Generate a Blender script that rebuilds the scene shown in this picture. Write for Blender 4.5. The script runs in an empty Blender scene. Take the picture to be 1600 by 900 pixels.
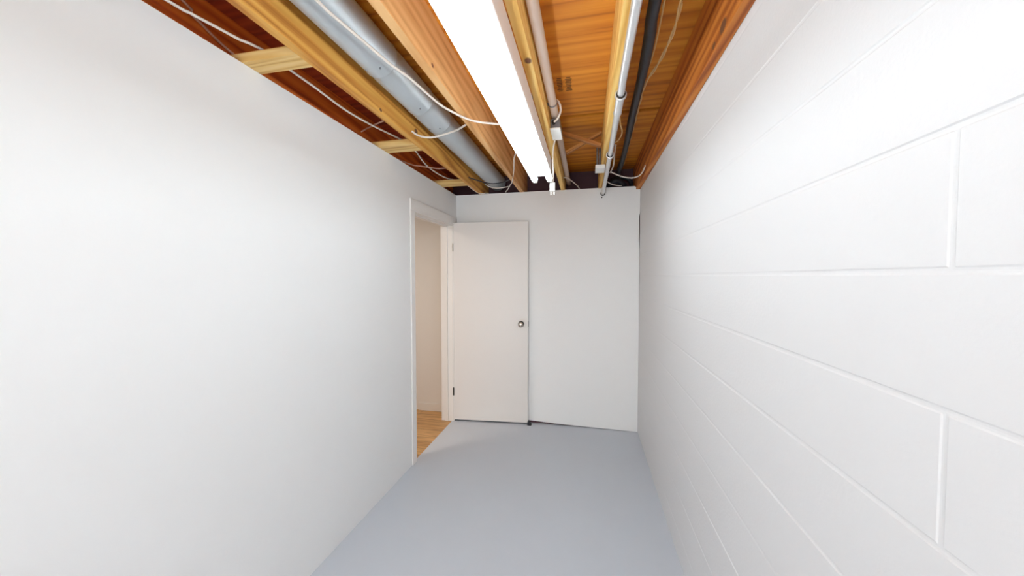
import bpy, bmesh, math, random
from mathutils import Vector, Matrix

random.seed(4)
SC = bpy.context.scene
COL = SC.collection

# ------------------------------------------------------------------ camera
F_PX, YAW, PITCH, CAM_H = 553.0, math.atan(117 / 553), math.atan(18 / 553), 1.50
cam_data = bpy.data.cameras.new('camera')
cam_data.sensor_width = 36.0
cam_data.lens = F_PX / 1600 * 36.0
cam_data.clip_start = 0.02
cam = bpy.data.objects.new('camera', cam_data)
COL.objects.link(cam)
fw = Vector((-math.sin(YAW) * math.cos(PITCH), math.cos(YAW) * math.cos(PITCH), -math.sin(PITCH)))
rt = Vector((math.cos(YAW), math.sin(YAW), 0))
up = rt.cross(fw)
cam.matrix_world = Matrix(((rt.x, up.x, -fw.x, 0), (rt.y, up.y, -fw.y, 0), (rt.z, up.z, -fw.z, CAM_H), (0, 0, 0, 1)))
SC.camera = cam

# ------------------------------------------------------------------ world, exposure, light levels
w = bpy.data.worlds.new('world')
w.use_nodes = True
w.node_tree.nodes['Background'].inputs[0].default_value = (0.6, 0.6, 0.62, 1)
w.node_tree.nodes['Background'].inputs[1].default_value = 0.02
SC.world = w
SC.view_settings.view_transform = 'Standard'
SC.view_settings.look = 'None'
SC.view_settings.gamma = 1.0
SC.view_settings.use_curve_mapping = False
SC.view_settings.exposure = 0.05
TUBE_STRENGTH = 15.5
HALL_POWER = 18.0
REAR_FILL_POWER = 125.0

# room measures (metres): left wall, right wall, back wall, wall behind the camera, joist underside, subfloor
XL, XR, YB, YF, ZB, ZS = -1.348, 0.488, 3.545, -4.00, 2.35, 2.585
DY0, DY1, DZ = 2.605, 3.420, 2.016            # doorway in the left wall


# ------------------------------------------------------------------ helpers
def lin(r, g, b):
    f = lambda v: (v / 255) / 12.92 if v / 255 <= 0.04045 else ((v / 255 + 0.055) / 1.055) ** 2.4
    return (f(r), f(g), f(b), 1)


def new_mat(name):
    m = bpy.data.materials.new(name)
    m.use_nodes = True
    nt = m.node_tree
    return m, nt, nt.nodes['Principled BSDF']


def plain(name, rgb, rough=0.5, metal=0.0, bump=0.0, bscale=60.0, var=0.0):
    m, nt, b = new_mat(name)
    b.inputs['Base Color'].default_value = lin(*rgb)
    b.inputs['Roughness'].default_value = rough
    b.inputs['Metallic'].default_value = metal
    tc = nt.nodes.new('ShaderNodeTexCoord')
    n = nt.nodes.new('ShaderNodeTexNoise')
    n.inputs['Scale'].default_value = bscale
    n.inputs['Detail'].default_value = 4
    nt.links.new(tc.outputs['Object'], n.inputs['Vector'])
    if bump:
        bp = nt.nodes.new('ShaderNodeBump')
        bp.inputs['Strength'].default_value = bump
        bp.inputs['Distance'].default_value = 0.002
        nt.links.new(n.outputs['Fac'], bp.inputs['Height'])
        nt.links.new(bp.outputs['Normal'], b.inputs['Normal'])
    if var:
        mx = nt.nodes.new('ShaderNodeMix')
        mx.data_type = 'RGBA'
        a = lin(*rgb)
        mx.inputs['A'].default_value = tuple(v * (1 - var) for v in a[:3]) + (1,)
        mx.inputs['B'].default_value = tuple(min(1, v * (1 + var)) for v in a[:3]) + (1,)
        n2 = nt.nodes.new('ShaderNodeTexNoise')
        n2.inputs['Scale'].default_value = bscale * 0.12
        n2.inputs['Detail'].default_value = 5
        nt.links.new(tc.outputs['Object'], n2.inputs['Vector'])
        nt.links.new(n2.outputs['Fac'], mx.inputs['Factor'])
        nt.links.new(mx.outputs['Result'], b.inputs['Base Color'])
    return m


def glow(name, rgb, strength):
    m, nt, b = new_mat(name)
    b.inputs['Base Color'].default_value = lin(240, 240, 240)
    b.inputs['Emission Color'].default_value = lin(*rgb)
    b.inputs['Emission Strength'].default_value = strength
    return m


def wood(name, light, mid, dark, axis=1, knots=(), rough=0.62, wave=0.4, gscale=0.75):
    """sawn softwood, grain along the local axis; knots = (x, y, z, radius) in local metres"""
    m, nt, b = new_mat(name)
    L, N = nt.links.new, nt.nodes.new
    b.inputs['Roughness'].default_value = rough
    tc = N('ShaderNodeTexCoord')
    oi = N('ShaderNodeObjectInfo')
    off = N('ShaderNodeVectorMath'); off.operation = 'SCALE'
    off.inputs[0].default_value = (3.1, 7.7, 5.3)
    L(oi.outputs['Random'], off.inputs['Scale'])
    add = N('ShaderNodeVectorMath'); add.operation = 'ADD'
    L(tc.outputs['Object'], add.inputs[0]); L(off.outputs[0], add.inputs[1])

    def mapped(along, across):
        mp = N('ShaderNodeMapping')
        s = [across * gscale] * 3
        s[axis] = along * gscale
        mp.inputs['Scale'].default_value = s
        L(add.outputs[0], mp.inputs['Vector'])
        return mp.outputs[0]
    n1 = N('ShaderNodeTexNoise'); n1.inputs['Scale'].default_value = 1.0
    n1.inputs['Detail'].default_value = 5; n1.inputs['Distortion'].default_value = 1.0
    L(mapped(0.9, 11), n1.inputs['Vector'])
    wv = N('ShaderNodeTexWave'); wv.wave_type = 'BANDS'; wv.bands_direction = 'DIAGONAL'
    wv.inputs['Scale'].default_value = 1.6; wv.inputs['Distortion'].default_value = 9.0
    wv.inputs['Detail'].default_value = 2.5; wv.inputs['Detail Scale'].default_value = 0.9
    L(mapped(0.55, 9), wv.inputs['Vector'])
    n2 = N('ShaderNodeTexNoise'); n2.inputs['Scale'].default_value = 1.0; n2.inputs['Detail'].default_value = 3
    L(mapped(4, 160), n2.inputs['Vector'])
    m1 = N('ShaderNodeMath'); m1.operation = 'MULTIPLY'; m1.inputs[1].default_value = wave
    L(wv.outputs['Fac'], m1.inputs[0])
    m2 = N('ShaderNodeMath'); m2.operation = 'MULTIPLY_ADD'; m2.inputs[1].default_value = 1 - wave
    L(n1.outputs['Fac'], m2.inputs[0]); L(m1.outputs[0], m2.inputs[2])
    m3 = N('ShaderNodeMath'); m3.operation = 'MULTIPLY_ADD'; m3.inputs[1].default_value = 0.28
    L(n2.outputs['Fac'], m3.inputs[0]); L(m2.outputs[0], m3.inputs[2])
    rp = N('ShaderNodeValToRGB')
    e = rp.color_ramp.elements
    e[0].position, e[0].color = 0.28, lin(*dark)
    e[1].position, e[1].color = 0.86, lin(*light)
    k = e.new(0.52); k.color = lin(*mid)
    L(m3.outputs[0], rp.inputs['Fac'])
    cur = rp.outputs['Color']
    for (kx, ky, kz, kr) in knots:
        sb = N('ShaderNodeVectorMath'); sb.operation = 'SUBTRACT'
        sb.inputs[1].default_value = (kx, ky, kz)
        L(tc.outputs['Object'], sb.inputs[0])
        sc = N('ShaderNodeVectorMath'); sc.operation = 'MULTIPLY'
        v = [1, 1, 1]; v[axis] = 0.7
        sc.inputs[1].default_value = v
        L(sb.outputs[0], sc.inputs[0])
        ln = N('ShaderNodeVectorMath'); ln.operation = 'LENGTH'
        L(sc.outputs[0], ln.inputs[0])
        mr = N('ShaderNodeMapRange')
        mr.inputs['From Min'].default_value = kr * 1.25
        mr.inputs['From Max'].default_value = kr * 0.8
        L(ln.outputs['Value'], mr.inputs['Value'])
        mx = N('ShaderNodeMix'); mx.data_type = 'RGBA'
        mx.inputs['B'].default_value = lin(118, 72, 44)
        L(mr.outputs[0], mx.inputs['Factor']); L(cur, mx.inputs['A'])
        cur = mx.outputs['Result']
    L(cur, b.inputs['Base Color'])
    bp = N('ShaderNodeBump'); bp.inputs['Strength'].default_value = 0.25; bp.inputs['Distance'].default_value = 0.001
    L(n2.outputs['Fac'], bp.inputs['Height']); L(bp.outputs['Normal'], b.inputs['Normal'])
    return m


def tag(o, label=None, cat=None, group=None, kind=None):
    if label: o['label'] = label
    if cat: o['category'] = cat
    if group: o['group'] = group
    if kind: o['kind'] = kind
    return o


def obj(name, bm, mat, parent=None, smooth=False, origin=None):
    """link a bmesh given in world metres as one mesh object with its origin at `origin` (default: its centre)"""
    if origin is None:
        vs = [v.co for v in bm.verts]
        lo = Vector((min(v.x for v in vs), min(v.y for v in vs), min(v.z for v in vs)))
        hi = Vector((max(v.x for v in vs), max(v.y for v in vs), max(v.z for v in vs)))
        origin = (lo + hi) / 2
    origin = Vector(origin)
    bmesh.ops.translate(bm, verts=bm.verts, vec=-origin)
    bmesh.ops.recalc_face_normals(bm, faces=bm.faces)
    me = bpy.data.meshes.new(name)
    bm.to_mesh(me); bm.free()
    me.materials.append(mat)
    if smooth:
        for p in me.polygons: p.use_smooth = True
        try: me.set_sharp_from_angle(angle=math.radians(40))
        except Exception: pass
    o = bpy.data.objects.new(name, me)
    COL.objects.link(o)
    if parent:
        o.parent = parent
        p = Vector((0, 0, 0)); q = parent
        while q: p += q.location; q = q.parent
        o.location = origin - p
    else:
        o.location = origin
    return o


def empty(name, loc):
    o = bpy.data.objects.new(name, None)
    o.empty_display_size = 0.05
    COL.objects.link(o)
    o.location = loc
    return o


def bx(bm, x0, x1, y0, y1, z0, z1, bev=0.0):
    t = bmesh.new()
    r = bmesh.ops.create_cube(t, size=1)
    bmesh.ops.scale(t, vec=(x1 - x0, y1 - y0, z1 - z0), verts=t.verts)
    bmesh.ops.translate(t, vec=((x0 + x1) / 2, (y0 + y1) / 2, (z0 + z1) / 2), verts=t.verts)
    if bev:
        bmesh.ops.bevel(t, geom=t.edges[:], offset=bev, segments=2, affect='EDGES', profile=0.6)
    join(bm, t)
    return bm


def join(bm, t, mat=None):
    if mat is not None: bmesh.ops.transform(t, matrix=mat, verts=t.verts)
    mp = {}
    for v in t.verts: mp[v] = bm.verts.new(v.co)
    for f in t.faces:
        try: bm.faces.new([mp[v] for v in f.verts])
        except ValueError: pass
    t.free()


def box(x0, x1, y0, y1, z0, z1, bev=0.0):
    return bx(bmesh.new(), x0, x1, y0, y1, z0, z1, bev)


def prism(bm, pts, axis, a, b):
    """extrude a 2-D polygon along an axis from a to b"""
    def P(p, t):
        l = list(p); l.insert(axis, t); return Vector(l)
    va = [bm.verts.new(P(p, a)) for p in pts]
    vb = [bm.verts.new(P(p, b)) for p in pts]
    n = len(pts)
    bm.faces.new(va); bm.faces.new(vb[::-1])
    for i in range(n):
        bm.faces.new((va[i], vb[i], vb[(i + 1) % n], va[(i + 1) % n]))
    return bm


def smooth_path(pts, step=0.03):
    P = [Vector(p) for p in pts]
    out = []
    for i in range(len(P) - 1):
        p0 = P[i - 1] if i else P[i] * 2 - P[i + 1]
        p1, p2 = P[i], P[i + 1]
        p3 = P[i + 2] if i + 2 < len(P) else P[i + 1] * 2 - P[i]
        n = max(2, int((p2 - p1).length / step))
        for k in range(n):
            t = k / n
            out.append(0.5 * ((2 * p1) + (p2 - p0) * t + (2 * p0 - 5 * p1 + 4 * p2 - p3) * t * t
                              + (3 * p1 - p0 - 3 * p2 + p3) * t ** 3))
    out.append(P[-1])
    return out


def tube(bm, pts, r, seg=10, rfun=None):
    """sweep a circle along a polyline"""
    n = len(pts)
    T = [(pts[min(i + 1, n - 1)] - pts[max(i - 1, 0)]).normalized() for i in range(n)]
    u = T[0].orthogonal().normalized()
    rings = []
    for i in range(n):
        u = (u - T[i] * u.dot(T[i])).normalized()
        v = T[i].cross(u)
        rr = rfun(i / (n - 1)) if rfun else r
        rings.append([bm.verts.new(pts[i] + (u * math.cos(2 * math.pi * k / seg) + v * math.sin(2 * math.pi * k / seg)) * rr)
                      for k in range(seg)])
    for a, b in zip(rings, rings[1:]):
        for k in range(seg):
            bm.faces.new((a[k], a[(k + 1) % seg], b[(k + 1) % seg], b[k]))
    bm.faces.new(rings[0][::-1]); bm.faces.new(rings[-1])
    return bm


def lathe_y(bm, prof, cx, cz, seg=32):
    """profile of (y, radius) turned about an axis parallel to y"""
    rings = [[bm.verts.new((cx + r * math.cos(2 * math.pi * k / seg), y, cz + r * math.sin(2 * math.pi * k / seg)))
              for k in range(seg)] for y, r in prof]
    for a, b in zip(rings, rings[1:]):
        for k in range(seg):
            bm.faces.new((a[k], a[(k + 1) % seg], b[(k + 1) % seg], b[k]))
    bm.faces.new(rings[0][::-1]); bm.faces.new(rings[-1])
    return bm


def cable(name, pts, r, mat, label, cat='cable', parent=None):
    o = obj(name, tube(bmesh.new(), smooth_path(pts), r, 8), mat, parent, smooth=True)
    if not parent: tag(o, label, cat)
    return o


# ------------------------------------------------------------------ materials
M = {}
M['wall'] = plain('white_wall_paint', (242, 241, 240), 0.55, bump=0.12, bscale=90, var=0.006)
M['door'] = plain('white_door_paint', (231, 226, 222), 0.42, bump=0.05, bscale=40, var=0.008)
M['trim'] = plain('white_trim_paint', (238, 234, 230), 0.38, bump=0.04, bscale=50)
M['hall'] = plain('hall_wall_paint', (228, 223, 217), 0.6, bump=0.08, bscale=90)
M['floor'] = plain('grey_floor_paint', (207, 213, 222), 0.42, bump=0.12, bscale=26, var=0.03)
M['galv'] = plain('galvanised_sheet', (188, 193, 196), 0.45, 0.4, bump=0.15, bscale=30, var=0.12)
M['emt'] = plain('conduit_steel', (226, 226, 227), 0.30, 0.6, bump=0.05, bscale=60, var=0.04)
M['steel'] = plain('grey_steel', (140, 142, 148), 0.40, 0.7, bump=0.05, bscale=60, var=0.08)
M['chrome'] = plain('satin_nickel', (190, 184, 176), 0.22, 1.0)
M['darkmetal'] = plain('dark_bronze', (46, 40, 34), 0.45, 0.6)
M['enamel'] = plain('white_enamel', (232, 228, 228), 0.35)
M['plastic'] = plain('white_plastic', (236, 234, 230), 0.4)
M['cable'] = plain('white_cable_jacket', (232, 222, 212), 0.5, bump=0.1, bscale=120)
M['pinkcable'] = plain('old_cable_jacket', (206, 160, 138), 0.55, bump=0.1, bscale=120)
M['browncable'] = plain('tan_wire_jacket', (226, 184, 120), 0.5, bump=0.1, bscale=120)
M['darkcable'] = plain('dark_cable_jacket', (52, 54, 60), 0.5)
M['rubber'] = plain('black_rubber', (34, 36, 44), 0.5, bump=0.3, bscale=70, var=0.2)
M['pipe'] = plain('painted_pipe', (206, 184, 170), 0.5, bump=0.1, bscale=40, var=0.05)
M['void'] = plain('dark_backing', (84, 56, 64), 0.8, bump=0.2, bscale=30, var=0.2)  # even dark colour for the pieces that close gaps and bays
M['ink'] = plain('stamp_ink', (96, 66, 36), 0.8)
M['tube'] = glow('fluorescent_glow', (232, 245, 251), TUBE_STRENGTH)
PINE = ((234, 176, 86), (212, 143, 58), (164, 94, 32))
SHADE_REDW = ((232, 126, 44), (204, 92, 22), (140, 48, 10))  # red cast of the shaded left bay put into the joist colour
TANW = ((230, 180, 122), (216, 160, 100), (180, 122, 68))  # glare of the tubes put into this paler tone
YELW = ((250, 210, 128), (238, 188, 98), (200, 140, 58))  # pine lightened to make up for shade from the lamp housing
DARKW = ((214, 134, 54), (184, 98, 30), (124, 54, 14))
M['pale'] = wood('pale_pine', (240, 204, 136), (228, 182, 106), (190, 134, 66), axis=0, gscale=1.2)
M['shade_redply'] = wood('shade_red_sheathing', (176, 72, 30), (146, 50, 20), (104, 30, 12), axis=0, wave=0.3, gscale=0.8)  # same subfloor, shade of the left bay put into its red colour
M['strut'] = wood('strut_pine', (206, 142, 76), (176, 110, 50), (130, 74, 30), axis=0)
M['ply'] = wood('plywood_sheathing', (230, 152, 44), (208, 124, 24), (138, 66, 8), axis=0, wave=0.28, gscale=0.55)


def laminate():
    m, nt, b = new_mat('oak_laminate')
    L, N = nt.links.new, nt.nodes.new
    tc = N('ShaderNodeTexCoord')
    br = N('ShaderNodeTexBrick')
    br.inputs['Scale'].default_value = 1.0
    br.inputs['Brick Width'].default_value = 1.1; br.inputs['Row Height'].default_value = 0.12
    br.inputs['Mortar Size'].default_value = 0.0015
    br.inputs['Color1'].default_value = lin(232, 184, 124); br.inputs['Color2'].default_value = lin(206, 154, 94)
    br.inputs['Mortar'].default_value = lin(110, 74, 40)
    L(tc.outputs['Object'], br.inputs['Vector'])
    mp = N('ShaderNodeMapping'); mp.inputs['Scale'].default_value = (2.2, 22, 1)
    L(tc.outputs['Object'], mp.inputs['Vector'])
    n = N('ShaderNodeTexNoise'); n.inputs['Scale'].default_value = 1.4; n.inputs['Detail'].default_value = 6
    n.inputs['Distortion'].default_value = 0.8
    L(mp.outputs[0], n.inputs['Vector'])
    rp = N('ShaderNodeValToRGB')
    rp.color_ramp.elements[0].position = 0.3; rp.color_ramp.elements[0].color = (0.55, 0.5, 0.44, 1)
    rp.color_ramp.elements[1].position = 0.7; rp.color_ramp.elements[1].color = (1, 1, 1, 1)
    L(n.outputs['Fac'], rp.inputs['Fac'])
    mx = N('ShaderNodeMix'); mx.data_type = 'RGBA'; mx.blend_type = 'MULTIPLY'; mx.inputs['Factor'].default_value = 1
    L(br.outputs['Color'], mx.inputs['A']); L(rp.outputs['Color'], mx.inputs['B'])
    L(mx.outputs['Result'], b.inputs['Base Color'])
    b.inputs['Roughness'].default_value = 0.4
    return m


def block_paint():
    """thick white paint over concrete block: fine grain and small open pits"""
    m, nt, b = new_mat('white_block_paint')
    L, N = nt.links.new, nt.nodes.new
    b.inputs['Base Color'].default_value = lin(231, 229, 229)
    b.inputs['Roughness'].default_value = 0.55
    tc = N('ShaderNodeTexCoord')
    n = N('ShaderNodeTexNoise'); n.inputs['Scale'].default_value = 110; n.inputs['Detail'].default_value = 4
    L(tc.outputs['Object'], n.inputs['Vector'])
    v = N('ShaderNodeTexVoronoi'); v.inputs['Scale'].default_value = 34; v.inputs['Randomness'].default_value = 1
    L(tc.outputs['Object'], v.inputs['Vector'])
    pit = N('ShaderNodeMapRange')
    pit.inputs['From Min'].default_value = 0.03; pit.inputs['From Max'].default_value = 0.15
    pit.inputs['To Min'].default_value = 0; pit.inputs['To Max'].default_value = 1
    L(v.outputs['Distance'], pit.inputs['Value'])
    sel = N('ShaderNodeSeparateColor'); L(v.outputs['Color'], sel.inputs[0])
    gt = N('ShaderNodeMath'); gt.operation = 'LESS_THAN'; gt.inputs[1].default_value = 0.78
    L(sel.outputs[0], gt.inputs[0])
    mxm = N('ShaderNodeMath'); mxm.operation = 'MAXIMUM'
    L(gt.outputs[0], mxm.inputs[0]); L(pit.outputs[0], mxm.inputs[1])
    h = N('ShaderNodeMath'); h.operation = 'MULTIPLY_ADD'; h.inputs[1].default_value = 0.12
    L(n.outputs['Fac'], h.inputs[0]); L(mxm.outputs[0], h.inputs[2])
    bp = N('ShaderNodeBump'); bp.inputs['Strength'].default_value = 1.0; bp.inputs['Distance'].default_value = 0.004
    L(h.outputs[0], bp.inputs['Height']); L(bp.outputs['Normal'], b.inputs['Normal'])
    return m


M['lam'] = laminate()
M['block'] = block_paint()


def struct(name, bm, mat, parent=None, smooth=False):
    o = obj(name, bm, mat, parent, smooth)
    o['kind'] = 'structure'
    return o


# ------------------------------------------------------------------ room shell
struct('floor', box(-1.362, 0.62, YF - 0.1, YB + 0.3, -0.1, 0.0), M['floor'])
# left wall with the doorway cut out
bm = bmesh.new()
WT = 0.125
bx(bm, XL - WT, XL, YF, DY0 - 0.018, 0, ZB)
bx(bm, XL - WT, XL, DY0 - 0.018, DY1 + 0.018, DZ + 0.018, ZB)
bx(bm, XL - WT, XL, DY1 + 0.018, YB + 0.11, 0, ZB)
struct('wall_left', bm, M['wall'])
# back wall: drywall whose lower edge rises off the floor to the left and whose top right corner is broken off
bm = prism(bmesh.new(), [(XL + 0.001, 0.05), (-0.54, 0.026), (-0.29, 0.014), (0.01, 0.008), (0.27, 0.004), (XR - 0.001, 0.0),
                 (XR - 0.001, 1.0), (XR - 0.0035, 1.5), (XR - 0.002, 1.75), (XR - 0.010, 1.85), (XR - 0.009, 2.07), (XR - 0.001, 2.10),
                 (XR - 0.001, 2.322), (0.462, 2.338), (0.437, 2.354), (XL + 0.001, ZB)], 1, YB, YB + 0.013)
struct('wall_back', bm, M['wall'])
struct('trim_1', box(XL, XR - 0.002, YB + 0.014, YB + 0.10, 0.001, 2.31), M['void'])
# right wall of painted concrete block: real recessed joints
ROW, BLK, ROW0, JY = 0.1955, 0.372, 1.508, 0.600


def block_wall():
    bm = bmesh.new()
    prof = [(-0.0062, 0.0), (-0.0035, 0.8), (0.0, 1.0), (0.0035, 0.8), (0.0062, 0.0)]
    rows = [ROW0 + k * ROW for k in range(-8, 6)]
    zs = set([0.0, 2.585])
    for z in rows:
        for d, _ in prof:
            if 0 < z + d < 2.585: zs.add(round(z + d, 5))
    ys = set([YF, YB + 0.1])
    joints = [JY + k * BLK / 2 for k in range(-25, 17)]
    for y in joints:
        for d, _ in prof:
            if YF < y + d < YB + 0.1: ys.add(round(y + d, 5))
    k = YF
    while k < YB:
        k += 0.045
        ys.add(round(k, 5))
    zs, ys = sorted(zs), sorted(ys)

    def amp(d):
        d = abs(d)
        if d >= 0.00619: return 0
        if d >= 0.0035: return 0.8 * (0.0062 - d) / 0.0027
        return 0.8 + 0.2 * (0.0035 - d) / 0.0035

    rnd = random.Random(8)
    ph = [rnd.uniform(0, 6.28) for _ in range(60)]
    vstr = {}

    def depth(y, z):
        best = 0.0
        for i, r in enumerate(rows):
            a = amp(z - r)
            if a:
                fill = 0.62 + 0.38 * math.sin(y * 3.1 + ph[i]) * math.sin(y * 1.3 + ph[i + 20])
                near = 0.0026 if y < 1.1 else max(0.0014, 0.0026 - (y - 1.1) * 0.0011)
                best = max(best, a * near * fill)
        row = math.floor((z - ROW0) / ROW)
        for j, yj in enumerate(joints):
            a = amp(y - yj)
            if a and (j - 25) % 2 == row % 2:
                s = vstr.setdefault((row, j), rnd.uniform(0.0, 0.00012))
                if abs(yj - JY) < 0.01: s = 0.0015
                best = max(best, a * s)
        return best
    grid = [[bm.verts.new((XR + depth(y, z), y, z)) for z in zs] for y in ys]
    for i in range(len(ys) - 1):
        for j in range(len(zs) - 1):
            bm.faces.new((grid[i][j], grid[i][j + 1], grid[i + 1][j + 1], grid[i + 1][j]))
    # thickness: back face and rim
    t = 0.15
    c = [bm.verts.new((XR + t, y, z)) for y, z in ((ys[0], zs[0]), (ys[-1], zs[0]), (ys[-1], zs[-1]), (ys[0], zs[-1]))]
    bm.faces.new(c)
    bm.faces.new([grid[i][0] for i in range(len(ys))] + [c[1], c[0]])
    bm.faces.new([grid[i][-1] for i in range(len(ys))] + [c[2], c[3]])
    bm.faces.new(grid[0] + [c[3], c[0]])
    bm.faces.new(grid[-1] + [c[2], c[1]])
    return bm


struct('wall_right', block_wall(), M['block'])
# wall behind the camera with an added, unseen window opening for fill light
bm = bmesh.new()
WX0, WX1, WZ0, WZ1 = -1.13, 0.27, 0.60, 2.00
bx(bm, XL - WT, WX0, YF - 0.1, YF, 0, ZS)
bx(bm, WX1, XR + 0.15, YF - 0.1, YF, 0, ZS)
bx(bm, WX0, WX1, YF - 0.1, YF, 0, WZ0)
bx(bm, WX0, WX1, YF - 0.1, YF, WZ1, ZS)
struct('wall_front', bm, M['wall'])
bm = bmesh.new()
for a, b_, c, d in ((WX0, WX0 + 0.05, WZ0, WZ1), (WX1 - 0.05, WX1, WZ0, WZ1), (WX0 + 0.05, WX1 - 0.05, WZ0, WZ0 + 0.05),
                    (WX0 + 0.05, WX1 - 0.05, WZ1 - 0.05, WZ1), (-0.455, -0.405, WZ0 + 0.05, WZ1 - 0.05)):
    bx(bm, a + 0.001, b_ - 0.001, YF - 0.075, YF - 0.03, c + 0.001, d - 0.001, 0.004)
fill_frame = bm
struct('fill_window', fill_frame, M['trim'])
# subfloor: two plywood sheets with an open seam, seen from below between the joists
bm = bmesh.new()
bx(bm, -1.075, XR + 0.15, YF - 0.1, 2.450, ZS, ZS + 0.02)
bx(bm, -1.075, XR + 0.15, 2.492, 4.2, ZS, ZS + 0.02)
ceil = struct('ceiling', bm, M['ply'])
struct('ceiling_left', box(-1.75, -1.076, YF - 0.1, 4.2, ZS, ZS + 0.02), M['shade_redply'])
bm = bmesh.new()
rs = random.Random(3)
for cx in (-0.158, -0.108):
    for i in range(9):
        y = 1.985 + i * 0.0165
        wd = rs.uniform(0.010, 0.019)
        bx(bm, cx - wd, cx + wd, y, y + 0.007, ZS - 0.0012, ZS + 0.001)
obj('grade_stamp', bm, M['ink'], ceil)
struct('trim_2', box(-1.75, XR + 0.15, YF - 0.1, 4.2, ZS + 0.045, ZS + 0.075), M['void'])
# dark piece beyond the back wall that closes the joist bays
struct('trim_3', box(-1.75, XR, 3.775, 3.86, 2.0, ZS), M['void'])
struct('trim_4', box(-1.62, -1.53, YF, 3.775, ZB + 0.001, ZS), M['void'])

# hall beyond the doorway
struct('floor_hall', box(-3.3, -1.362, 1.2, 3.95, -0.1, 0.0), M['lam'])
bm = bmesh.new()
bx(bm, -1.88, XL - WT, 3.64, 3.76, 0, 2.30)
bx(bm, -3.3, -1.88, 3.70, 3.78, 0, 2.30)
struct('wall_hall', bm, M['hall'])
struct('baseboard_hall', box(-1.835, XL - WT - 0.001, 3.624, 3.64, 0.001, 0.085, 0.003), M['hall'])
bm = bmesh.new()
bx(bm, -3.4, -3.3, 1.1, 3.95, 0, 2.30)
bx(bm, -3.3, XL - WT, 1.1, 1.2, 0, 2.30)
struct('wall_hall_far', bm, M['hall'])
struct('ceiling_hall', box(-3.4, XL - WT - 0.001, 1.1, 3.95, 2.30, 2.345), M['hall'])

# door frame: jamb lining and casing
bm = bmesh.new()
bx(bm, XL - WT, XL + 0.002, DY0 - 0.0175, DY0, 0.001, DZ)
bx(bm, XL - WT, XL + 0.002, DY1, DY1 + 0.0175, 0.001, DZ)
bx(bm, XL - WT, XL + 0.002, DY0 - 0.0175, DY1 + 0.0175, DZ, DZ + 0.0175)
bx(bm, XL - 0.082, XL - 0.052, DY0, DY0 + 0.010, 0.001, DZ)      # door stops
bx(bm, XL - 0.082, XL - 0.052, DY1 - 0.010, DY1, 0.001, DZ)
bx(bm, XL - 0.082, XL - 0.052, DY0, DY1, DZ - 0.010, DZ)
jamb = struct('trim_5', bm, M['trim'])
obj('strike_plate', box(XL - 0.034, XL - 0.004, DY0 - 0.001, DY0 + 0.0015, 0.975, 1.035), M['chrome'], jamb)
bm = bmesh.new()
CT = 0.012
bx(bm, XL + 0.0005, XL + CT, DY0 - 0.068, DY0 - 0.005, 0.001, DZ + 0.005, 0.003)
bx(bm, XL + 0.0005, XL + CT, DY1 + 0.005, DY1 + 0.068, 0.001, DZ + 0.005, 0.003)
bx(bm, XL + 0.0005, XL + CT, DY0 - 0.068, DY1 + 0.085, DZ + 0.0055, DZ + 0.093, 0.003)
struct('trim_6', bm, M['trim'])

# ------------------------------------------------------------------ door leaf, swung open against the back wall
HX, HY = -1.337, 3.428
DW, DH, DT = 0.765, 2.030, 0.034
ang = math.radians(5.0)


def door_obj(name, bm, mat, parent=None, smooth=False):
    """geometry given in door space: x along the leaf from the hinge, y = 0 the room face"""
    bmesh.ops.recalc_face_normals(bm, faces=bm.faces)
    me = bpy.data.meshes.new(name)
    bm.to_mesh(me); bm.free()
    me.materials.append(mat)
    if smooth:
        for p in me.polygons: p.use_smooth = True
        me.set_sharp_from_angle(angle=math.radians(40))
    o = bpy.data.objects.new(name, me)
    COL.objects.link(o)
    if parent: o.parent = parent
    return o


door = door_obj('door_1', box(0, DW, 0, DT, 0.018, 0.018 + DH, 0.002), M['door'])
door.location = (HX, HY, 0); door.rotation_euler = (0, 0, ang)
door['kind'] = 'structure'
KX, KZ = DW - 0.070, 1.022


def lathe_door(prof, x, z):
    return lathe_y(bmesh.new(), prof, x, z, 28)


door_obj('door_rosette', lathe_door([(-0.0005, 0.031), (-0.004, 0.031), (-0.008, 0.024), (-0.009, 0.012)], KX, KZ), M['darkmetal'], door, True)
door_obj('door_knob', lathe_door([(-0.008, 0.010), (-0.026, 0.010), (-0.030, 0.018), (-0.038, 0.0255), (-0.048, 0.027),
                                  (-0.056, 0.024), (-0.061, 0.016), (-0.062, 0.004)], KX, KZ), M['chrome'], door, True)
door_obj('latch_plate', box(DW - 0.001, DW + 0.0025, 0.006, 0.028, KZ - 0.028, KZ + 0.028), M['darkmetal'], door)
for z, mat in ((1.795, M['chrome']), (0.310, M['darkmetal'])):
    bm = bmesh.new()
    tube(bm, [Vector((-0.006, -0.004, z - 0.040)), Vector((-0.006, -0.004, z + 0.040))], 0.0065, 12)
    tube(bm, [Vector((-0.006, -0.004, z + 0.040)), Vector((-0.006, -0.004, z + 0.045))], 0.0045, 12)
    bx(bm, -0.002, 0.0003, -0.001, 0.028, z - 0.040, z + 0.040)
    bx(bm, -0.016, -0.010, -0.0065, -0.003, z - 0.040, z + 0.040)
    door_obj('hinge', bm, mat, door)
# dark gap at the free corner of the door, built as a black prism
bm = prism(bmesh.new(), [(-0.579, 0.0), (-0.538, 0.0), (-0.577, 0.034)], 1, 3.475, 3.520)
tag(obj('door_gap_prism', bm, M['rubber'], origin=(-0.56, 3.50, 0.0)), 'dark gap, built as a small black prism, at the lower free corner of the open door', 'dark gap')

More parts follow.
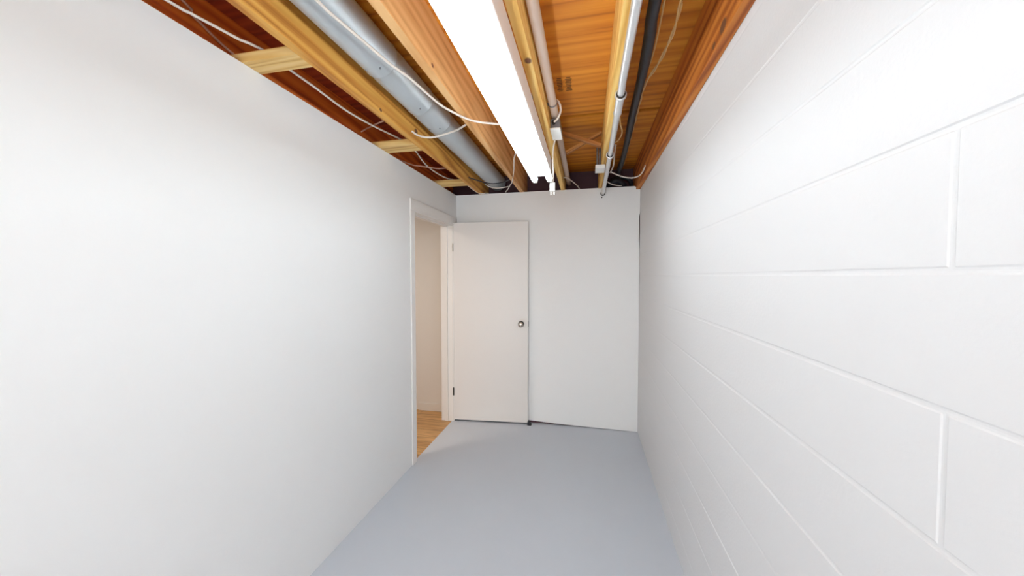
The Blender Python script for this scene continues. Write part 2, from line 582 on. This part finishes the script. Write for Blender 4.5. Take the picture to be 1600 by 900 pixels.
# ------------------------------------------------------------------ joists
JW = 0.038
JT = ZS - 0.0006
joists = [      # left side x, underside z, knots in world metres, label
    (-1.510, ZB + 0.0005, (), 'shade-reddened floor joist just above the left wall, mostly hidden behind its top edge'),
    (-1.094, ZB, ((-1.056, 1.69, 2.366, 0.008), (-1.056, 2.08, 2.412, 0.014)), 'orange pine joist between the white blocking boards and the round metal duct'),
    (-0.668, ZB, ((-0.630, 1.392, 2.372, 0.008),), 'tan pine joist between the round metal duct and the fluorescent light'),
    (-0.256, ZB, ((-0.233, 1.406, ZB, 0.013),), 'yellow pine joist between the fluorescent light and the cream pipe, with a round knot underneath'),
    (0.104, ZB, (), 'yellow pine joist directly above the thin steel conduit'),
    (0.449, 2.323, ((0.449, 1.36, 2.355, 0.020), (0.449, 1.45, 2.345, 0.011)), 'dark orange joist lying along the top of the painted block wall'),
]
for i, (x, z0, knots, lab) in enumerate(joists):
    wdt = JW if i < 5 else 0.0375
    tone = (SHADE_REDW, PINE, TANW, YELW, YELW, DARKW)[i]
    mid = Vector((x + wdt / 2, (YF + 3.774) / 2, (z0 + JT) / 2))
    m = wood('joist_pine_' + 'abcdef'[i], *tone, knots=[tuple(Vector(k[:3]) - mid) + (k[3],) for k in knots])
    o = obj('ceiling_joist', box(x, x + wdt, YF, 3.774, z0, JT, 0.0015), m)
    tag(o, lab, 'joist', 'floor joists overhead')

# 2x4 blocking laid flat between the two left joists
for y0, y1, lab in ((1.183, 1.268, 'pale pine blocking board nearest the camera, above the left wall'),
                    (2.125, 2.245, 'pale pine blocking board half way along the left bay, near a white cable'),
                    (3.090, 3.195, 'pale pine blocking board in the far left corner near the back wall')):
    tag(obj('blocking_board', box(-1.4715, -1.0945, y0, y1, ZB + 0.001, ZB + 0.038, 0.0012), M['pale']), lab, 'blocking board',
        'blocking boards between the left joists')


def bar(name, p0, p1, wd, ht, mat, label, cat, group):
    """a straight wooden strip whose local x runs from p0 to p1"""
    p0, p1 = Vector(p0), Vector(p1)
    d = (p1 - p0)
    ln = d.length
    d.normalize()
    side = Vector((0, 1, 0))
    upv = d.cross(side)
    bm = box(-ln / 2, ln / 2, -wd / 2, wd / 2, -ht / 2, ht / 2, 0.001)
    me = bpy.data.meshes.new(name); bm.to_mesh(me); bm.free(); me.materials.append(mat)
    o = bpy.data.objects.new(name, me); COL.objects.link(o)
    R = Matrix((d, side, upv)).transposed().to_4x4()
    o.matrix_world = Matrix.Translation((p0 + p1) / 2) @ R
    return tag(o, label, cat, group)


bar('bridging_strut', (-0.210, 2.66, 2.562), (0.096, 2.66, 2.44), 0.05, 0.018, M['strut'],
    'thin wooden cross strut rising to the left, toward the cream pipe', 'strut', 'crossed struts between the joists')
bar('bridging_strut', (-0.160, 2.715, 2.425), (0.096, 2.715, 2.555), 0.05, 0.018, M['strut'],
    'thin wooden cross strut rising to the right, toward the steel conduit', 'strut', 'crossed struts between the joists')

# ------------------------------------------------------------------ round sheet metal duct
duct = empty('round_duct', (-0.936, 1.0, 2.498))
tag(duct, 'round grey galvanised metal duct running between two joists', 'duct')
DR = 0.0845
cuts = [YF + 0.002, 1.50, 1.885, 2.150, 3.70]
for a, b in zip(cuts, cuts[1:]):
    prof = [(a, DR - 0.003), (a + 0.045, DR - 0.0025), (a + 0.050, DR), (b - 0.012, DR), (b - 0.009, DR + 0.0025), (b - 0.004, DR + 0.0025), (b - 0.0005, DR + 0.001)]
    bm = lathe_y(bmesh.new(), prof, -0.936, 2.498, 48)
    s = obj('duct_section', bm, M['galv'], duct, smooth=True)
    for th in (-1.95, -1.15):
        if b > 3.5: break
        bm = bmesh.new()
        c = Vector((-0.936 + (DR + 0.001) * math.cos(th), b - 0.06, 2.498 + (DR + 0.001) * math.sin(th)))
        n = Vector((math.cos(th), 0, math.sin(th)))
        tube(bm, [c - n * 0.002, c + n * 0.003], 0.0045, 8)
        obj('screw', bm, M['steel'], s)

# ------------------------------------------------------------------ fluorescent strip light
FX, FY0, FY1 = -0.288, -0.11, 2.33
def strip_light(FY0, FY1, label):
    lamp = empty('fluorescent_light', (FX, (FY0 + FY1) / 2, 2.265))
    tag(lamp, label, 'ceiling light')
    bm = prism(bmesh.new(), [(FX - 0.052, 2.156), (FX - 0.057, 2.172), (FX - 0.057, 2.256), (FX - 0.050, 2.263), (FX + 0.050, 2.263),
                     (FX + 0.057, 2.256), (FX + 0.057, 2.172), (FX + 0.052, 2.156)], 1, FY0, FY1)
    obj('housing', bm, M['enamel'], lamp)
    TZ = 2.129
    for sx in (-1, 1):
        cx = FX + sx * 0.0475
        prof = [(FY0 + 0.030, 0.017), (FY0 + 0.036, 0.019), (FY1 - 0.036, 0.019), (FY1 - 0.030, 0.017), (FY1 - 0.027, 0.010)]
        obj('tube', lathe_y(bmesh.new(), prof, cx, TZ, 20), M['tube'], lamp, smooth=True)
        for y in (FY0, FY1 - 0.026):
            bm = box(cx - 0.014, cx + 0.014, y, y + 0.026, TZ - 0.016, 2.157, 0.003)
            obj('lamp_holder', bm, M['plastic'], lamp)
    for y in (FY0 + 0.43, FY1 - 0.45):
        bm = bmesh.new()
        tube(bm, [Vector((FX, y, 2.262)), Vector((FX, y, ZS - 0.001))], 0.004, 8)
        bx(bm, FX - 0.018, FX + 0.018, y - 0.012, y + 0.012, ZS - 0.004, ZS - 0.0005)
        bx(bm, FX - 0.018, FX + 0.018, y - 0.012, y + 0.012, 2.262, 2.266)
        obj('hanger_rod', bm, M['steel'], lamp)
    return lamp


lamp = strip_light(FY0, FY1, 'long white fluorescent strip light with two glowing tubes overhead in view')
strip_light(-3.4, -0.92, 'second white fluorescent strip light, unseen, added behind the camera as fill')  # unseen strip light added to even out the walls
C_CORD = [(-0.202, 2.262, 2.360), (-0.212, 2.275, 2.326), (-0.220, 2.295, 2.265), (-0.2195, 2.315, 2.202), (-0.220, 2.345, 2.157), (-0.225, 2.350, 2.112)]
cord = cable('power_cord', C_CORD, 0.005, M['cable'], None, parent=lamp)
bm = box(-0.243, -0.208, 2.338, 2.362, 2.056, 2.115, 0.004)
plug = obj('cord_plug', bm, M['plastic'], lamp)
for px in (-0.236, -0.215):
    obj('prong', box(px - 0.002, px + 0.002, 2.347, 2.353, 2.036, 2.0565), M['chrome'], plug)

# ------------------------------------------------------------------ cream pipe, junction box, conduit, hose
pipe = empty('cream_pipe', (-0.191, 1.0, 2.45))
tag(pipe, 'cream painted pipe running along the side of the yellow joist with a knot', 'pipe')
obj('pipe_run', tube(bmesh.new(), [Vector((-0.191, YF + 0.002, 2.45)), Vector((-0.191, 1.0, 2.45)), Vector((-0.189, 3.70, 2.45))], 0.0225, 20), M['pipe'], pipe, smooth=True)
bm = bmesh.new()
pts = [Vector((-0.191 + 0.0245 * math.cos(t), 1.97, 2.45 + 0.0245 * math.sin(t))) for t in [math.radians(a) for a in range(-180, 100, 14)]]
tube(bm, pts, 0.0035, 6)
obj('pipe_clip', bm, M['steel'], pipe, smooth=True)

jb = empty('junction_box', (-0.192, 2.2, 2.38))
tag(jb, 'grey metal junction box with a white cover under the cream pipe', 'junction box')
obj('box_body', box(-0.2165, -0.160, 2.115, 2.285, 2.372, 2.426, 0.003), M['steel'], jb)
obj('cover_plate', box(-0.222, -0.158, 2.110, 2.290, 2.366, 2.3718, 0.002), M['plastic'], jb)
obj('cable_clamp', tube(bmesh.new(), [Vector((-0.197, 2.100, 2.402)), Vector((-0.197, 2.118, 2.402))], 0.011, 14), M['darkmetal'], jb, smooth=True)

cond = empty('conduit', (0.145, 1.0, 2.331))
tag(cond, 'thin shiny steel conduit under a yellow joist, ending in the top of the back wall', 'conduit')
CP = [(0.141, YF + 0.002, 2.3305), (0.142, 1.0, 2.3305), (0.145, 1.7, 2.3305), (0.148, 2.3, 2.3305), (0.149, 2.8, 2.326), (0.147, 3.2, 2.314), (0.144, 3.5355, 2.298)]
obj('conduit_run', tube(bmesh.new(), smooth_path(CP, 0.06), 0.0165, 20), M['emt'], cond, smooth=True)
for y, x, ln in ((1.80, 0.1455, 0.19), (2.545, 0.1487, 0.05)):
    prof = [(y - ln / 2, 0.0175), (y - ln / 2 + 0.001, 0.0265), (y - ln / 2 + 0.013, 0.0265), (y - ln / 2 + 0.017, 0.0195), (y + ln / 2 - 0.012, 0.0195),
            (y + ln / 2 - 0.009, 0.0205), (y + ln / 2, 0.0205), (y + ln / 2 + 0.001, 0.017)]
    cp = obj('coupling', lathe_y(bmesh.new(), prof, x, 2.3285, 24), M['emt'], cond, smooth=True)
    q = y - ln / 2
    obj('dark_gap_ring', lathe_y(bmesh.new(), [(q - 0.006, 0.0168), (q - 0.005, 0.0205), (q + 0.0005, 0.0205)], x, 2.3285, 24), M['darkmetal'], cp, smooth=True)  # dark gap line before the coupling, built as a dark ring
bm = lathe_y(bmesh.new(), [(3.530, 0.017), (3.531, 0.022), (3.5445, 0.022)], 0.144, 2.298, 20)
obj('wall_bushing', bm, M['darkmetal'], cond, smooth=True)
bm = lathe_y(bmesh.new(), [(3.540, 0.003), (3.541, 0.006), (3.5448, 0.006)], 0.135, 2.262, 10)
obj('wall_screw', bm, M['darkmetal'], cond)

ob = empty('outlet_box', (0.09, 2.86, 2.335))
tag(ob, 'small white box with two grey stubs beside the far end of the steel conduit', 'electrical box')
obj('box_body', box(0.058, 0.130, 2.79, 2.93, 2.322, 2.3490, 0.003), M['plastic'], ob)
for x in (0.073, 0.0925):
    obj('stub_pipe', tube(bmesh.new(), [Vector((x, 2.86, 2.3485)), Vector((x, 2.86, 2.50))], 0.0085, 12), M['steel'], ob, smooth=True)

HOSE = [(0.215, YF + 0.01, 2.47), (0.215, 0.5, 2.47), (0.226, 1.337, 2.46), (0.237, 1.504, 2.46), (0.247, 1.696, 2.46), (0.255, 1.956, 2.465),
        (0.261, 2.265, 2.47), (0.275, 2.633, 2.475), (0.285, 3.058, 2.48), (0.283, 3.40, 2.478), (0.280, 3.50, 2.465)]
tag(obj('black_hose', tube(bmesh.new(), smooth_path(HOSE, 0.04), 0.026, 16, rfun=lambda t: 0.0262 - 0.005 * t + 0.0012 * math.sin(t * 60)), M['rubber'], smooth=True),
    'thick black hose sagging along the joist bay beside the steel conduit', 'hose')
tag(obj('black_hose', tube(bmesh.new(), smooth_path([(0.200, 3.70, 2.38), (0.215, 3.61, 2.395), (0.255, 3.585, 2.425), (0.300, 3.60, 2.42), (0.345, 3.62, 2.385), (0.36, 3.70, 2.37)], 0.02), 0.028, 14),
        M['rubber'], smooth=True), 'short curled black hose in the dark gap above the right end of the back wall', 'hose')
tag(obj('black_hose', tube(bmesh.new(), smooth_path([(0.235, 3.70, 2.46), (0.29, 3.68, 2.48), (0.37, 3.67, 2.47), (0.415, 3.69, 2.43), (0.43, 3.74, 2.38)], 0.02), 0.020, 14),
        M['rubber'], smooth=True), 'thin black hose lying beyond the curled hose above the far right corner', 'hose')

# ------------------------------------------------------------------ loose cables
W = {
    'left_long': [(-1.40,0.30,2.402),(-1.352,0.90,2.402),(-1.337,0.985,2.402),(-1.316,1.075,2.403),(-1.3,1.134,2.402),(-1.271,1.195,2.402),(-1.275,1.355,2.402),(-1.27,1.472,2.398),(-1.278,1.709,2.396),(-1.256,1.908,2.398),(-1.206,2.191,2.405),(-1.226,2.411,2.41),(-1.275,2.67,2.4),(-1.277,2.886,2.395),(-1.256,3.093,2.4),(-1.2,3.209,2.41)],
    'left_pink': [(-1.463,0.55,2.56),(-1.463,1.04,2.522),(-1.463,1.082,2.488),(-1.463,1.127,2.472),(-1.463,1.188,2.449),(-1.463,1.248,2.435)],
    'left_loop': [(-1.44,2.074,2.438),(-1.4,2.077,2.456),(-1.3,2.008,2.443),(-1.2,1.919,2.414),(-1.1,1.81,2.372)],
    'cross': [(-1.050,2.012,2.385),(-1.02,2.025,2.364),(-0.97,2.034,2.350),(-0.92,2.063,2.359),(-0.84,2.073,2.379),(-0.76,2.026,2.375),(-0.675,1.932,2.358)],
    'ductwire': [(-0.86,0.3,2.395),(-0.853,0.969,2.385),(-0.852,1.008,2.385),(-0.852,1.056,2.385),(-0.841,1.132,2.385),(-0.819,1.251,2.38),(-0.798,1.361,2.375),(-0.767,1.455,2.37),(-0.741,1.579,2.36),(-0.709,1.669,2.345),(-0.661,1.763,2.338),(-0.614,1.83,2.335),(-0.557,1.875,2.335),(-0.494,1.909,2.337),(-0.404,1.94,2.325),(-0.33,1.95,2.27)],
    'drop': [(-0.40,2.44,2.57),(-0.46,2.50,2.47),(-0.535,2.62,2.398),(-0.56,2.72,2.379),(-0.600,2.9,2.369),(-0.66,3.12,2.343),(-0.70,3.22,2.342),(-0.771,3.46,2.37),(-0.82,3.56,2.364)],
    'darkarc': [(-1.05,3.075,2.394),(-1.0,3.1,2.378),(-0.93,3.17,2.367),(-0.87,3.242,2.37),(-0.78,3.253,2.38),(-0.675,3.097,2.360)],
    'whitearc': [(-0.976,3.35,2.398),(-0.945,3.4,2.383),(-0.885,3.42,2.373),(-0.807,3.42,2.375),(-0.749,3.42,2.384)],
    'lowarc': [(-1.16,3.36,2.40),(-1.137,3.4,2.381),(-1.110,3.46,2.361),(-1.061,3.5,2.344),(-1.03,3.53,2.356),(-1.002,3.56,2.360)],
    'blackrun': [(-1.045,3.565,2.358),(-0.969,3.565,2.362),(-0.82,3.565,2.355),(-0.70,3.565,2.358)],
    'pinktwin': [(-1.465,2.55,2.42),(-1.42,2.597,2.407),(-1.38,2.657,2.398),(-1.3,2.664,2.385),(-1.25,2.652,2.373),(-1.2,2.72,2.378),(-1.16,2.76,2.39),(-1.1,2.80,2.40)],
    'boxloop': [(-0.216,2.07,2.49),(-0.196,2.04,2.503),(-0.165,2.05,2.492),(-0.152,2.065,2.45),(-0.170,2.080,2.412),(-0.192,2.099,2.402)],
    'farwhite': [(-0.216,3.33,2.414),(-0.186,3.35,2.416),(-0.160,3.42,2.414),(-0.133,3.5,2.409),(-0.094,3.6,2.395),(-0.07,3.64,2.36)],
    'conduitwhite': [(0.205,2.80,2.49),(0.203,2.9,2.449),(0.203,2.95,2.405),(0.196,3.0,2.375),(0.18,3.05,2.356)],
    'sag': [(0.180,3.045,2.362),(0.19,3.05,2.359),(0.24,3.1,2.349),(0.301,3.15,2.34),(0.363,3.15,2.329),(0.412,3.1,2.328),(0.437,3.05,2.348),(0.447,2.99,2.380)],
    'lowwhite': [(0.178,3.4,2.372),(0.21,3.45,2.365),(0.271,3.52,2.363),(0.32,3.57,2.372)],
    'brown1': [(0.315,0.3,2.48),(0.316,1.335,2.47),(0.319,1.37,2.47),(0.329,1.539,2.47),(0.317,1.755,2.48),(0.29,1.978,2.50),(0.292,2.188,2.502),(0.297,2.38,2.505),(0.305,2.728,2.51),(0.312,3.051,2.51),(0.312,3.347,2.50)],
    'brown2': [(0.262,0.3,2.49),(0.266,1.351,2.49),(0.267,1.386,2.49),(0.279,1.606,2.49),(0.284,1.729,2.50),(0.290,1.88,2.53),(0.290,1.95,2.575)],
    'cond_loop': [(0.170,2.05,2.37),(0.178,2.111,2.36),(0.198,2.214,2.36),(0.2,2.319,2.37),(0.184,2.401,2.37),(0.16,2.45,2.38)],
}
CAB = {
    'left_long': ('cable', 0.0052, 'cable', 'long white cable running over the blocking boards above the left wall'),
    'left_pink': ('cable', 0.0050, 'pinkcable', 'short dull pink cable against the reddish joist at the top left'),
    'left_loop': ('cable', 0.0048, 'pinkcable', 'short arched cable crossing over the long white cable in the left bay'),
    'cross': ('cable', 0.0055, 'cable', 'white cable hanging in a shallow loop across underneath the round duct'),
    'ductwire': ('cable', 0.0055, 'cable', 'long white cable along the round duct that swings over to the fluorescent light'),
    'drop': ('cable', 0.0048, 'cable', 'thin white cable dropping from the left side of the light to the back wall'),
    'darkarc': ('cable', 0.0050, 'darkcable', 'dark cable sagging across below the far end of the duct'),
    'whitearc': ('cable', 0.0048, 'cable', 'short white cable curled under the far end of the duct above the back wall'),
    'lowarc': ('cable', 0.0046, 'cable', 'white cable bending over the top edge of the back wall near the left corner'),
    'blackrun': ('cable', 0.0050, 'darkcable', 'black cable lying along the top edge of the back wall below the duct'),
    'pinktwin': ('cable', 0.0046, 'pinkcable', 'pinkish cable sagging across the far part of the left bay'),
    'boxloop': ('cable', 0.0060, 'cable', 'thick white cable looping into the grey junction box'),
    'farwhite': ('cable', 0.0055, 'cable', 'white cable arching in the dark gap above the back wall left of the conduit'),
    'conduitwhite': ('cable', 0.0058, 'cable', 'short white cable beside the far end of the steel conduit'),
    'sag': ('cable', 0.0050, 'cable', 'white cable sagging from the conduit across to the right joist'),
    'lowwhite': ('cable', 0.0050, 'cable', 'white cable lying low by the black hose above the back wall'),
    'brown1': ('wire', 0.0036, 'browncable', 'twisted tan wires right of the black hose, drooping away from it'),
    'brown2': ('wire', 0.0034, 'browncable', 'tan wire running tight against the black hose'),
    'cond_loop': ('cable', 0.0040, 'browncable', 'small tan cable bowing out from the side of the steel conduit'),
}
for k, pts in W.items():
    nm, r, mt, lab = CAB[k]
    if k == 'brown1':
        P = smooth_path(pts, 0.02)
        bm = bmesh.new()
        for s in (0, math.pi):
            tube(bm, [p + Vector((math.cos(i * 0.45 + s), 0, math.sin(i * 0.45 + s))) * 0.0038 for i, p in enumerate(P)], r, 6)
        tag(obj('twisted_wire', bm, M[mt], smooth=True), lab, 'wire')
        continue
    cable('loose_' + nm, pts, r, M[mt], lab, nm)

# ------------------------------------------------------------------ unseen lamp added to light the hall
hl = bpy.data.lights.new('hall_fill', 'AREA')
hl.shape = 'DISK'; hl.size = 0.3; hl.energy = HALL_POWER; hl.color = (1.0, 0.90, 0.79)
hlo = bpy.data.objects.new('hall_fill', hl); COL.objects.link(hlo)
hlo.location = (-2.2, 1.9, 2.29)

# fill light added outside the made-up window behind the camera
dl = bpy.data.lights.new('rear_fill', 'AREA')
dl.shape = 'RECTANGLE'; dl.size = 1.6; dl.size_y = 1.6; dl.energy = REAR_FILL_POWER; dl.color = (0.93, 0.99, 1.0)
dlo = bpy.data.objects.new('rear_fill', dl); COL.objects.link(dlo)
dlo.location = (-0.43, YF - 0.18, 1.30); dlo.rotation_euler = (math.radians(90), 0, 0)
